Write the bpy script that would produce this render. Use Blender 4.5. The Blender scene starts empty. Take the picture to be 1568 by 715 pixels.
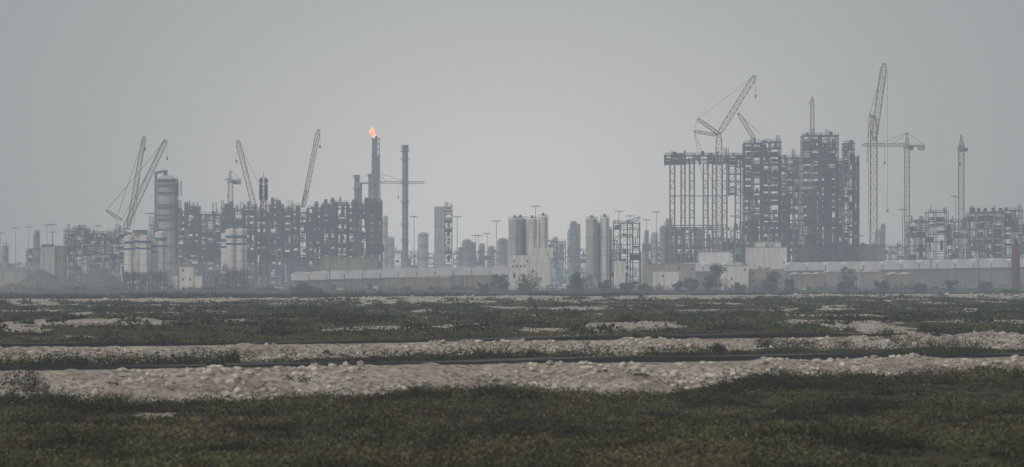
import bpy, math, random
import numpy as np
from mathutils import Vector
R=random.Random(7); NR=np.random.default_rng(7)
K=0.24/1568.0; CH=8.0; HY=425.0
def PX(px,d): return (px-784.0)*K*d
def PZ(py,d): return CH+(HY-py)*K*d
scene=bpy.context.scene
# ------------------------------------------------ materials
def mat(name,c,rough=.85,var=.3,scale=.25,metal=0.0,c2=None,streak=False):
    m=bpy.data.materials.new(name); m.use_nodes=True; nt=m.node_tree; b=nt.nodes['Principled BSDF']
    b.inputs['Roughness'].default_value=rough; b.inputs['Metallic'].default_value=metal
    b.inputs['Specular IOR Level'].default_value=.25
    tc=nt.nodes.new('ShaderNodeTexCoord'); n=nt.nodes.new('ShaderNodeTexNoise')
    n.inputs['Scale'].default_value=scale; n.inputs['Detail'].default_value=6; n.inputs['Roughness'].default_value=.65
    mp=nt.nodes.new('ShaderNodeMapping')
    if streak: mp.inputs['Scale'].default_value=(2.5,2.5,.35)
    nt.links.new(tc.outputs['Object'],mp.inputs[0]); nt.links.new(mp.outputs[0],n.inputs['Vector'])
    r=nt.nodes.new('ShaderNodeValToRGB'); r.color_ramp.elements[0].position=.32; r.color_ramp.elements[1].position=.7
    lo=c2 if c2 else [v*(1-var) for v in c]
    r.color_ramp.elements[0].color=(*lo,1); r.color_ramp.elements[1].color=(*[min(1,v*(1+var*.5)) for v in c],1)
    nt.links.new(n.outputs[0],r.inputs[0]); nt.links.new(r.outputs[0],b.inputs['Base Color'])
    return m
STEEL=mat('structural_steel',(.072,.080,.088),.7,.4,.3)
STEEL2=mat('grey_steel',(.13,.14,.15),.7,.3,.3)
RUST=mat('primer_steel',(.13,.075,.055),.8,.4,.3)
EQUIP=mat('equipment_cladding',(.22,.23,.24),.5,.45,.2,streak=True)
TAN=mat('tan_cladding',(.22,.195,.16),.8,.35,.2,streak=True)
WHITE=mat('white_paint',(.68,.67,.64),.6,.3,.25,streak=True)
SILOG=mat('silo_grey_paint',(.42,.43,.43),.6,.3,.25,streak=True)
OFFW=mat('tent_fabric',(.56,.575,.595),.6,.25,.12)
TWALL=mat('tent_side_panel',(.19,.195,.19),.8,.45,.15,streak=True)
SHEDT=mat('beige_shed_cladding',(.25,.235,.195),.8,.35,.15,streak=True)
BLUE=mat('blue_paint',(.05,.12,.27),.6,.2,.3)
CRANE=mat('crane_paint',(.26,.22,.17),.6,.3,.3)
DARK=mat('dark_opening',(.025,.027,.03),.6,.3,.5)
CONC=mat('concrete',(.32,.305,.28),.9,.35,.15,streak=True)
ROOF=mat('shed_roof',(.46,.45,.42),.8,.3,.15)
GRAVEL=mat('gravel',(.13,.12,.11),.95,.4,.5)
ROCK=mat('limestone_rock',(.48,.445,.39),.95,.7,1.6)
ASPH=mat('asphalt',(.045,.05,.053),.9,.3,.8)
LINE=mat('road_paint',(.5,.5,.48),.8,.4,2.)
BARK=mat('bark',(.10,.075,.05),.9,.3,2.)
RUBBER=mat('tyre_rubber',(.02,.02,.02),.8,.2,2.)
GLASS=mat('car_glass',(.03,.04,.05),.15,.2,2.)
WOOD=mat('weathered_steel',(.13,.07,.045),.9,.4,.8,streak=True)
REDP=mat('mast_red',(.13,.055,.045),.7,.3,.4)
FENCE=mat('galvanised_fence',(.09,.10,.11),.7,.3,1.)
def leafmat(name,g,br):
    m=bpy.data.materials.new(name); m.use_nodes=True; nt=m.node_tree; b=nt.nodes['Principled BSDF']
    b.inputs['Roughness'].default_value=.9; b.inputs['Specular IOR Level'].default_value=.1
    ge=nt.nodes.new('ShaderNodeNewGeometry'); n=nt.nodes.new('ShaderNodeTexNoise'); n.inputs['Scale'].default_value=.09; n.inputs['Detail'].default_value=5
    nt.links.new(ge.outputs['Position'],n.inputs['Vector'])
    r=nt.nodes.new('ShaderNodeValToRGB'); r.color_ramp.elements[0].position=.44; r.color_ramp.elements[1].position=.62
    r.color_ramp.elements[0].color=(*g,1); r.color_ramp.elements[1].color=(*br,1)
    at=nt.nodes.new('ShaderNodeAttribute'); at.attribute_name='tint'
    mx=nt.nodes.new('ShaderNodeMix'); mx.data_type='RGBA'; mx.blend_type='MULTIPLY'; mx.inputs[0].default_value=1
    nt.links.new(n.outputs[0],r.inputs[0]); nt.links.new(r.outputs[0],mx.inputs[6]); nt.links.new(at.outputs['Color'],mx.inputs[7])
    nt.links.new(mx.outputs[2],b.inputs['Base Color']); return m
SCRUB=leafmat('scrub_leaves',(.050,.057,.024),(.080,.066,.035))
BUSH=leafmat('bush_leaves',(.030,.040,.018),(.044,.043,.023))
TREEL=leafmat('tree_leaves',(.028,.04,.026),(.036,.042,.026))
# ------------------------------------------------ mesh builder
class MB:
    def __init__(s): s.v=[];s.f=[];s.m=[];s.mats=[];s.c=0
    def use(s,m):
        if m not in s.mats: s.mats.append(m)
        s.c=s.mats.index(m); return s
    def q(s,pts,faces):
        o=len(s.v); s.v.extend(pts)
        for f in faces: s.f.append([o+i for i in f]); s.m.append(s.c)
    def box(s,x0,x1,y0,y1,z0,z1):
        s.q([(x0,y0,z0),(x1,y0,z0),(x1,y1,z0),(x0,y1,z0),(x0,y0,z1),(x1,y0,z1),(x1,y1,z1),(x0,y1,z1)],
            [(0,3,2,1),(4,5,6,7),(0,1,5,4),(1,2,6,5),(2,3,7,6),(3,0,4,7)])
    def beam(s,p,q,w,n=4):
        p=Vector(p);q=Vector(q);d=(q-p)
        if d.length<1e-6: return
        d.normalize(); a=Vector((0,0,1)) if abs(d.z)<.9 else Vector((1,0,0))
        u=d.cross(a).normalized(); v=d.cross(u); r=w*.5*(1.414 if n==4 else 1)
        pts=[];off=math.pi/4 if n==4 else 0
        for b in (p,q):
            for i in range(n):
                t=off+2*math.pi*i/n; pts.append(tuple(b+u*(r*math.cos(t))+v*(r*math.sin(t))))
        fs=[(i,(i+1)%n,n+(i+1)%n,n+i) for i in range(n)]+[tuple(range(n))[::-1],tuple(range(n,2*n))]
        s.q(pts,fs)
    def cyl(s,x,y,z0,z1,r0,r1=None,n=14,cap=True):
        r1=r0 if r1 is None else r1; pts=[]
        for z,r in((z0,r0),(z1,r1)):
            for i in range(n): t=2*math.pi*i/n; pts.append((x+r*math.cos(t),y+r*math.sin(t),z))
        fs=[(i,(i+1)%n,n+(i+1)%n,n+i) for i in range(n)]
        if cap: fs+=[tuple(range(n))[::-1],tuple(range(n,2*n))]
        s.q(pts,fs)
    def dome(s,x,y,z,r,h,n=14):
        k=4
        for j in range(k):
            a0=math.pi/2*j/k;a1=math.pi/2*(j+1)/k
            s.cyl(x,y,z+h*math.sin(a0),z+h*math.sin(a1),r*math.cos(a0),max(r*math.cos(a1),.01),n,cap=False)
    def lattice(s,p,q,w,t=.3,w2=None,step=None):
        p=Vector(p);q=Vector(q);d=q-p;L=d.length;d.normalize()
        u=Vector((0,1,0)).cross(d)
        if u.length<.1: u=Vector((1,0,0))
        u.normalize(); v=d.cross(u).normalized(); w2=w if w2 is None else w2
        n=max(2,int(L/(step or w*1.1)))
        def C(i,k):
            f=i/n; ww=(w+(w2-w)*f)*.5
            if i==0: ww*=.35
            if i==n and w2<=w: ww*=.5
            a=((-1,-1),(1,-1),(1,1),(-1,1))[k]; return p+d*(L*f)+u*(ww*a[0])+v*(ww*a[1])
        for i in range(n):
            for k in range(4):
                s.beam(C(i,k),C(i+1,k),t)
                k2=(k+1)%4
                if (i+k)%2: s.beam(C(i,k),C(i+1,k2),t*.6)
                else: s.beam(C(i,k2),C(i+1,k),t*.6)
                s.beam(C(i+1,k),C(i+1,k2),t*.55)
    def mast(s,x,y,z0,z1,w,t=.35,w2=None,step=None):
        w2=w if w2 is None else w2; n=max(2,int((z1-z0)/(step or w)))
        def C(i,k):
            f=i/n; h=(w+(w2-w)*f)*.5; a=((-1,-1),(1,-1),(1,1),(-1,1))[k]; return (x+a[0]*h,y+a[1]*h,z0+(z1-z0)*f)
        for i in range(n):
            for k in range(4):
                k2=(k+1)%4; s.beam(C(i,k),C(i+1,k),t); s.beam(C(i+1,k),C(i+1,k2),t*.6)
                if (i+k)%2: s.beam(C(i,k),C(i+1,k2),t*.6)
                else: s.beam(C(i,k2),C(i+1,k),t*.6)
    def done(s,name,smooth=False):
        a=np.array(s.v,dtype=float); mn=a.min(0);mx=a.max(0); o=((mn[0]+mx[0])/2,(mn[1]+mx[1])/2,mn[2])
        a=a-np.array(o); me=bpy.data.meshes.new(name); me.from_pydata(a.tolist(),[],s.f)
        for m in s.mats: me.materials.append(m)
        me.polygons.foreach_set('material_index',s.m)
        if smooth: me.polygons.foreach_set('use_smooth',[True]*len(s.f))
        me.update(); ob=bpy.data.objects.new(name,me); ob.location=o; scene.collection.objects.link(ob); return ob
def npmesh(name,V,F,m,col=None,smooth=False,attr='tint'):
    me=bpy.data.meshes.new(name); nv=len(V); nf=len(F); k=F.shape[1]
    me.vertices.add(nv); me.vertices.foreach_set('co',V.astype(np.float32).ravel())
    me.loops.add(nf*k); me.loops.foreach_set('vertex_index',F.astype(np.int32).ravel())
    me.polygons.add(nf); me.polygons.foreach_set('loop_start',np.arange(nf,dtype=np.int32)*k)
    if smooth: me.polygons.foreach_set('use_smooth',np.ones(nf,dtype=bool))
    if col is not None:
        a=me.color_attributes.new(attr,'FLOAT_COLOR','POINT'); c=np.ones((nv,4),np.float32); c[:,:3]=col; a.data.foreach_set('color',c.ravel())
    me.materials.append(m); me.update(); me.validate()
    ob=bpy.data.objects.new(name,me); scene.collection.objects.link(ob); return ob
# ------------------------------------------------ terrain
def hsh(i,j,s): 
    n=np.sin(i*127.1+j*311.7+s*74.7)*43758.5453; return n-np.floor(n)
def vn(x,y,s=0):
    i=np.floor(x);j=np.floor(y);f=x-i;g=y-j;f=f*f*(3-2*f);g=g*g*(3-2*g)
    return (hsh(i,j,s)*(1-f)+hsh(i+1,j,s)*f)*(1-g)+(hsh(i,j+1,s)*(1-f)+hsh(i+1,j+1,s)*f)*g
def fbm(x,y,s=0,o=4):
    a=0;w=.5;t=0
    for k in range(o): a=a+w*vn(x*2**k+k*17.3,y*2**k-k*9.1,s+k);t+=w;w*=.5
    return a/t
def ss(a,b,x): t=np.clip((x-a)/(b-a),0,1); return t*t*(3-2*t)
BERMS=[(306.,.67,1.9,4.2),(404.,.90,2.05,4.2),(1264.,1.2,2.5,5.)]
def sdist(x,y,i):
    a,b,h,w=BERMS[i]; return (y-a-b*x)/math.sqrt(1+b*b)
MOUNDS=[(800,262,8,8,.75),(640,256,6,7,.5),(560,246,7,7,.3),(1250,282,12,9,.6),(1480,298,13,9,.7),(1060,262,5,7,.35),(440,236,8,8,.3),(40,246,5,8,.55),(1150,225,9,9,.35),(300,205,9,8,.35)]
def height(x,y):
    x=np.asarray(x,float);y=np.asarray(y,float)
    far=ss(1450,1720,y)
    z=(fbm(x/14,y/22,1)-.5)*1.5*(1-far)+(fbm(x/3.2,y/4,5,3)-.5)*.5*(1-ss(600,900,y))
    for px,d,a,b_,h in MOUNDS:
        z=z+h*np.exp(-((x-PX(px,d))/a)**2-((y-d)/b_)**2)*(.7+.6*fbm(x/4,y/5,111,3))
    z=z+(fbm(x/50,y/90,9)-.5)*2.2*(1-far)*ss(420,520,y)
    z=z+(ss(-1,1,sdist(x,y,0))*1.0+ss(-1,1,sdist(x,y,1))*.3)*(1-far)
    for i,(a,b,h,w) in enumerate(BERMS):
        s=sdist(x,y,i); L=[18,12,30][i]*(.55+1.0*fbm(x/18,y/18,20+i,3))
        hh=h*(1+.25*(fbm(x/25,y*0+i,40,2)-.5)*(i==2))
        fr=ss(0,1,(s+w+L)/L); bk=1-ss(0,1,(s-w)/(7+8*(i==2)))
        p=np.minimum(fr,bk); face=np.where((s<-w)&(s>-w-L),1,0)*np.sin(np.clip((s+w+L)/L,0,1)*math.pi)**.6
        rid=1-2*np.abs(fbm(x/3.2,y/4.5,37+i,3)-.5)
        rough=((fbm(x/1.1,y/1.3,30+i,3)-.5)*.6+(fbm(x/6,y/6,34+i,3)-.5)*1.3+(rid-.75)*.8)*face
        z=z*(1-p)+hh*p+rough
    return z
ys=np.concatenate([np.linspace(40,150,20)[:-1],150*np.exp(np.arange(0,math.log(1500/150),.0026)),np.geomspace(1510,26000,70)])
us=np.concatenate([np.linspace(-3,-1.25,14)[:-1],np.linspace(-1.25,1.25,481),np.linspace(1.25,3,14)[1:]])
U,Y=np.meshgrid(us,ys); X=U*(.12*Y+12)
Zt=height(X,Y)
V=np.stack([X.ravel(),Y.ravel(),Zt.ravel()],1); nr,nc=X.shape
idx=np.arange(nr*nc).reshape(nr,nc)
F=np.stack([idx[:-1,:-1].ravel(),idx[:-1,1:].ravel(),idx[1:,1:].ravel(),idx[1:,:-1].ravel()],1)
def sandmask(x,y):
    x=np.asarray(x,float);y=np.asarray(y,float)
    m=np.zeros_like(x); n=fbm(x/7,y/9,70,4)
    s=sdist(x,y,0); L=25+34*(fbm(x/16,y/16,71,4)-.5)+7*ss(0,-30,x)
    m=np.maximum(m,ss(-L-5,-L+1,s)*(1-ss(5,9,s)))
    s=sdist(x,y,1); m=np.maximum(m,ss(-26,-13,s+16*(n-.5))*(1-ss(4,7,s)))
    s=sdist(x,y,2); nn=fbm(x/20,y/40,75,4); m=np.maximum(m,ss(-150,-20,s+320*(nn-.5))*(1-ss(10,40,s))*.95)
    pat=fbm(x/16,y/38,80,4); m=np.maximum(m,ss(.52,.60,pat)*ss(430,520,y)*.9)
    for (cx,cy,rx,ry) in ((PX(430,255),255,4.2,5),(PX(260,240),240,2.,4),(PX(905,240),240,1.8,3)):
        m=np.maximum(m,.85*(1-ss(.5,1.2,np.sqrt(((x-cx)/rx)**2+((y-cy)/ry)**2)+(n-.5))))
    m=np.maximum(m,ss(1420,1620,y)*(.35+.4*fbm(x/30,y/80,90)))
    return m
SM=sandmask(V[:,0],V[:,1]); dustm=ss(1500,1800,V[:,1])
gm=bpy.data.materials.new('scrubland_ground'); gm.use_nodes=True; nt=gm.node_tree; b=nt.nodes['Principled BSDF']; b.inputs['Roughness'].default_value=.95; b.inputs['Specular IOR Level'].default_value=.1
N=nt.nodes.new; Lk=nt.links.new
ge=N('ShaderNodeNewGeometry')
def noi(s,d=8,r=.65):
    n=N('ShaderNodeTexNoise'); n.inputs['Scale'].default_value=s; n.inputs['Detail'].default_value=d; n.inputs['Roughness'].default_value=r; Lk(ge.outputs['Position'],n.inputs['Vector']); return n
def ramp(n,a,ca,b_,cb):
    r=N('ShaderNodeValToRGB'); r.color_ramp.elements[0].position=a; r.color_ramp.elements[0].color=(*ca,1); r.color_ramp.elements[1].position=b_; r.color_ramp.elements[1].color=(*cb,1); Lk(n.outputs[0],r.inputs[0]); return r
def mix(f,a,b_,bt='MIX'):
    m=N('ShaderNodeMix'); m.data_type='RGBA'; m.blend_type=bt
    if isinstance(f,float): m.inputs[0].default_value=f
    else: Lk(f,m.inputs[0])
    Lk(a,m.inputs[6]); Lk(b_,m.inputs[7]); return m.outputs[2]
veg=mix(ramp(noi(.3),.4,(0,0,0),.6,(1,1,1)).outputs[0],ramp(noi(2.2),.3,(.024,.028,.012),.7,(.052,.054,.025)).outputs[0],ramp(noi(.9),.3,(.048,.040,.022),.7,(.10,.080,.050)).outputs[0])
sand=mix(ramp(noi(.25),.42,(0,0,0),.6,(1,1,1)).outputs[0],ramp(noi(2.4),.40,(.17,.155,.135),.56,(.54,.50,.445)).outputs[0],ramp(noi(1.2),.38,(.29,.26,.22),.62,(.54,.495,.435)).outputs[0])
sand=mix(1.0,sand,ramp(noi(.15),.38,(.66,.64,.61),.6,(1,1,1)).outputs[0],'MULTIPLY')
at=N('ShaderNodeAttribute'); at.attribute_name='mask'; sp=N('ShaderNodeSeparateColor'); Lk(at.outputs['Color'],sp.inputs[0])
ad=N('ShaderNodeMath'); ad.operation='MULTIPLY_ADD'; n5=noi(.6); Lk(n5.outputs[0],ad.inputs[0]); ad.inputs[1].default_value=1.5; 
sb=N('ShaderNodeMath'); sb.operation='SUBTRACT'; Lk(sp.outputs[0],sb.inputs[0]); sb.inputs[1].default_value=.75; Lk(sb.outputs[0],ad.inputs[2])
mr=N('ShaderNodeMapRange'); mr.inputs[1].default_value=.34; mr.inputs[2].default_value=.56; Lk(ad.outputs[0],mr.inputs[0])
col=mix(mr.outputs[0],veg,sand)
Lk(col,b.inputs['Base Color'])
bp=N('ShaderNodeBump'); bp.inputs['Strength'].default_value=1.; bp.inputs['Distance'].default_value=.6; Lk(noi(1.8,10,.7).outputs[0],bp.inputs['Height']); Lk(bp.outputs[0],b.inputs['Normal'])
npmesh('ground',V,F,gm,np.stack([SM,dustm,SM*0],1),True,'mask')
# roads
def road(i,x0,x1):
    a,b_,h,w=BERMS[i]; mb=MB(); L=math.sqrt(1+b_*b_); nx,ny=-b_/L,1/L
    n=140
    def strip(o0,o1,z0,z1,m,dash=False):
        mb.use(m)
        for k in range(n):
            if dash and k%2: continue
            xa=x0+(x1-x0)*k/n; xb=x0+(x1-x0)*(k+1)/n; P=[]
            for xx,o,z in((xa,o0,z0),(xb,o0,z0),(xb,o1,z1),(xa,o1,z1)):
                zz=h*(1+.25*(float(fbm(np.array(xx/25),np.array(float(i)),40,2))-.5)*(i==2))+.10*math.sin(xx*.09)+.05*math.sin(xx*.31)
                P.append((xx+nx*o,a+b_*xx+ny*o,zz+z))
            mb.q(P,[(0,1,2,3)])
    W=w-.5
    strip(-W,W,.18,.18,ASPH); strip(-W-.02,-W,-.4,.18,ASPH); strip(W,W+.02,.18,-.4,ASPH)
    strip(-W-.30,-W-.04,.30,.30,ASPH); strip(-W-.32,-W-.30,-.05,.30,ASPH); strip(-W-.04,-W-.03,.30,.2,ASPH)
    strip(-.07,.07,.185,.185,LINE,True)
    mb.done('road')
road(0,-110,110); road(1,-130,130); road(2,-330,400)
# ------------------------------------------------ shrubs
def scatter(name,x,y,r,h,n,ls,m,tv=.35,seed=1,big=None):
    g=np.random.default_rng(seed); N_=len(x); z=height(x,y)
    ph=g.uniform(0,2*math.pi,(N_,n)); u=g.uniform(-.05,1,(N_,n)); rr=g.uniform(.35,1,(N_,n))**.5
    lob=1+.3*np.sin(ph*3+g.uniform(0,6,(N_,1)))+.18*np.sin(ph*7+g.uniform(0,6,(N_,1)))
    c=np.sqrt(np.clip(1-u*u,0,1))
    P=np.stack([x[:,None]+r[:,None]*rr*c*np.cos(ph)*lob,y[:,None]+r[:,None]*rr*c*np.sin(ph)*lob,z[:,None]+h[:,None]*rr*u*(lob*.5+.5)],-1)
    P=P.reshape(-1,3); M=len(P)
    T=g.normal(0,1,(M,3,3)); T/=np.linalg.norm(T,axis=2,keepdims=True)
    sz=(np.broadcast_to(np.asarray(ls)[:,None] if np.ndim(ls) else ls,(N_,n)).reshape(-1)*g.uniform(.5,1.3,M))
    Vv=(P[:,None,:]+T*sz[:,None,None]).reshape(-1,3)
    Ff=np.arange(M*3).reshape(-1,3)
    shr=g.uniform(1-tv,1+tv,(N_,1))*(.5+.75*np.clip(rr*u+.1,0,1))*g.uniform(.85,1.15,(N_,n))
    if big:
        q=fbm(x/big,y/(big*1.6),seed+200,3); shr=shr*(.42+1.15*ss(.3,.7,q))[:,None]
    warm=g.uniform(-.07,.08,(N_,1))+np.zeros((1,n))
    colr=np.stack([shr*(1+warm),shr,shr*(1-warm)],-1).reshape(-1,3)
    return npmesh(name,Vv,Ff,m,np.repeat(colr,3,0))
def fan(n,y0,y1,seed,wid=.16):
    g=np.random.default_rng(seed); y=np.sqrt(g.uniform(y0*y0,y1*y1,n)); x=g.uniform(-1,1,n)*y*wid; return x,y,g
x,y,g=fan(17000,160,330,11); s=sdist(x,y,0)
k=(s<-10)&((sandmask(x,y)<.4)|(g.uniform(0,1,len(x))<.03)); x=x[k];y=y[k];den=fbm(x/6,y/8,100,3)
k=g.uniform(0,1,len(x))<(.3+1.9*np.clip(den-.3,0,1)); x=x[k];y=y[k]; den=fbm(x/6,y/8,100,3); d2=fbm(x/11,y/16,103,2)
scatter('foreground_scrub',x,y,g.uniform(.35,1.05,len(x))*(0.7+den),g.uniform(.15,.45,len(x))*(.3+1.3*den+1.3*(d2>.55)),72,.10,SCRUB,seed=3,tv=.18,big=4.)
def clumps(name,pts,m,seed,ls=.09,lv=110):
    g=np.random.default_rng(seed); xs=[];ys_=[];rs=[];hs=[]
    for px,d,w,h,n in pts:
        xs.append(PX(px,d)+g.normal(0,w*.33,n)); ys_.append(d+g.normal(0,w*.3+1,n)); rs.append(g.uniform(.35,1.1,n)); hs.append(g.uniform(.35,1,n)*h)
    scatter(name,np.concatenate(xs),np.concatenate(ys_),np.concatenate(rs),np.concatenate(hs),lv,ls,m,seed=seed,tv=.3)
clumps('berm_foot_bushes',[(640,260,6,.8,60),(700,264,5,.9,60),(760,266,5,1.0,80),(820,266,6,1.1,90),(885,268,5,.9,60),(560,252,7,.6,50),(1010,272,4,.6,30),(1130,280,5,.8,50),(1200,286,7,.8,80),(1290,290,7,.8,80),(1380,296,7,.9,80),(1460,300,7,.9,90),(1540,304,7,.9,70),(1070,270,4,.6,30),(300,240,6,.5,40),(80,252,3,1.1,25),(20,250,3,1.1,30),(390,244,6,.45,40),(1160,232,5,.5,50)],BUSH,61)
t=g.uniform(-75,75,3600); a,b_,_,_=BERMS[0]; off=-(23+13*g.uniform(0,1,3600)+13*(fbm(t/14,t*0,72,2)-.5))
L=math.sqrt(1+b_*b_); x=t-b_/L*off; y=a+b_*t+off/L
k=((fbm(t/10,t*0+3,55,3)>.5)|((fbm(t/4,t*0+3,56,2)>.66)))&(sandmask(x,y)<.55); x=x[k];y=y[k]
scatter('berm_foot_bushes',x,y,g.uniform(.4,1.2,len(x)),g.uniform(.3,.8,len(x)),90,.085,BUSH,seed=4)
def band(name,i,o0,o1,n,thr,r,h,lv,ls,m,seed,x0=-130,x1=130,fs=9):
    g=np.random.default_rng(seed); t=g.uniform(x0,x1,n); off=g.uniform(o0,o1,n); a,b_,_,_=BERMS[i]; L=math.sqrt(1+b_*b_)
    x=t-b_/L*off; y=a+b_*t+off/L; k=(fbm(x/fs,y/fs,seed,3)>thr)&(np.abs(x)<y*.17); x=x[k];y=y[k]
    scatter(name,x,y,g.uniform(*r,len(x)),g.uniform(*h,len(x)),lv,ls,m,seed=seed)
band('roadside_bushes',0,12,40,2900,.44,(.6,1.7),(.4,1.5),80,.11,BUSH,21)
band('roadside_bushes',0,20,50,1000,.52,(.5,1.3),(.3,.8),60,.12,SCRUB,22)
band('roadside_bushes',1,7,40,1600,.48,(.6,1.5),(.3,.9),50,.15,SCRUB,23,-160,160)
band('roadside_bushes',1,-20,-8,320,.58,(.4,1.3),(.3,.8),70,.12,BUSH,24,-160,160,5)
band('roadside_bushes',0,-20,-7,90,.62,(.2,.5),(.15,.4),60,.07,SCRUB,25,-90,90,4)
x,y,g=fan(30000,420,1350,31); sm=sandmask(x,y); s=sdist(x,y,1); s2=sdist(x,y,2)
k=(s>9)&(s2<-12)&(sm<.36+.12*g.uniform(-1,1,len(x)))&(fbm(x/12,y/20,33,3)>.34); x=x[k];y=y[k]
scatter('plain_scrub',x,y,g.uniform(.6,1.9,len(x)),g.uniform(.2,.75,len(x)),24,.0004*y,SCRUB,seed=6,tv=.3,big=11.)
x,y,g=fan(600,470,1500,35); 
k=(sdist(x,y,1)>9)&(np.abs(sdist(x,y,2))>8); x=x[k];y=y[k]
scatter('dark_bushes',x,y,g.uniform(1,3.4,len(x)),g.uniform(.6,1.6,len(x)),120,.35,BUSH,seed=8)
x,y,g=fan(2600,1250,1830,36); k=sdist(x,y,2)>8; x=x[k];y=y[k]
k=fbm(x/30,y/40,37,3)>.45; x=x[k];y=y[k]
scatter('far_scrub',x,y,g.uniform(1.5,6,len(x)),g.uniform(.5,1.6,len(x)),50,.6,BUSH,seed=9)
g=np.random.default_rng(77); x=g.uniform(-300,300,900); y=g.uniform(1990,2045,900); k=(fbm(x/22,y/30,140,3)>.47)&((x<-110)|(x>-60)|(g.uniform(0,1,900)<.3)); x=x[k];y=y[k]
scatter('hedge_row',x,y,g.uniform(1.5,4,len(x)),g.uniform(2,5.5,len(x))*(.4+1.1*fbm(x/15,y/15,141,2)),110,.4,BUSH,seed=12)
def bush(px,d,w,h,m=BUSH,sd=0,name='bush'):
    x=PX(px,d); o=np.random.default_rng(sd+int(px)); n=9
    xx=x+o.normal(0,w*.28,n); yy=d+o.normal(0,w*.28,n)
    scatter(name,xx,yy,np.full(n,w*.3),o.uniform(.5,1,n)*h,160,.09 if d<450 else .16,m,seed=sd+int(px)+50)
for px,d,w,h in((35,272,2.3,1.5),(6,258,1.6,1.1),(82,256,2.6,1.5),(155,262,3,.9),(331,285,1.0,.6),(825,375,3,1.3),(1100,390,1.4,1.),(1173,402,1.6,1.6),(1300,418,2.8,2.1),(1365,425,3.4,1.8),(1425,430,2,1.5),(355,345,1.3,1.3),(1225,400,4,1.4),(1450,420,6,1.6),(120,320,8,1.2),(230,328,7,1.3),(600,345,8,1.4),(960,360,9,1.4),(1050,365,8,1.2),(1400,400,9,1.5)):
    bush(px,d,w,h)
# ------------------------------------------------ rocks
def rocks(name,x,y,sz,seed):
    g=np.random.default_rng(seed); t=(1+5**.5)/2
    bv=np.array([(-1,t,0),(1,t,0),(-1,-t,0),(1,-t,0),(0,-1,t),(0,1,t),(0,-1,-t),(0,1,-t),(t,0,-1),(t,0,1),(-t,0,-1),(-t,0,1)])/1.9
    bf=np.array([(0,11,5),(0,5,1),(0,1,7),(0,7,10),(0,10,11),(1,5,9),(5,11,4),(11,10,2),(10,7,6),(7,1,8),(3,9,4),(3,4,2),(3,2,6),(3,6,8),(3,8,9),(4,9,5),(2,4,11),(6,2,10),(8,6,7),(9,8,1)])
    n=len(x); z=height(x,y); s3=sz[:,None]*g.uniform(.5,1.25,(n,3))*np.array([1,1,.65])
    Vv=(bv[None]*(1+g.uniform(-.28,.28,(n,12,1)))+g.uniform(-.15,.15,(n,12,3)))*s3[:,None,:]+np.stack([x,y,z+sz*.02],1)[:,None,:]
    Ff=(bf[None]+np.arange(n)[:,None,None]*12).reshape(-1,3)
    npmesh(name,Vv.reshape(-1,3),Ff,ROCK)
def bermrocks(i,o0,o1,n,smin,smax,seed,ext):
    g=np.random.default_rng(seed); t=g.uniform(-ext,ext,n); off=g.uniform(o0,o1,n); a,b_,_,_=BERMS[i]; L=math.sqrt(1+b_*b_)
    x=t-b_/L*off; y=a+b_*t+off/L; k=(np.abs(x)<y*.17)&(sandmask(x,y)>.5)&(fbm(x/4,y/4,seed,3)>.46); x=x[k];y=y[k]
    rocks('rubble_rocks',x,y,smin*(smax/smin)**(g.uniform(0,1,len(x))**2.9),seed)
bermrocks(0,-34,-5.4,30000,.04,.48,41,90); bermrocks(1,-20,-5.6,14000,.05,.45,42,110); bermrocks(2,-50,-6,2500,.25,1.,43,300)
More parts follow.
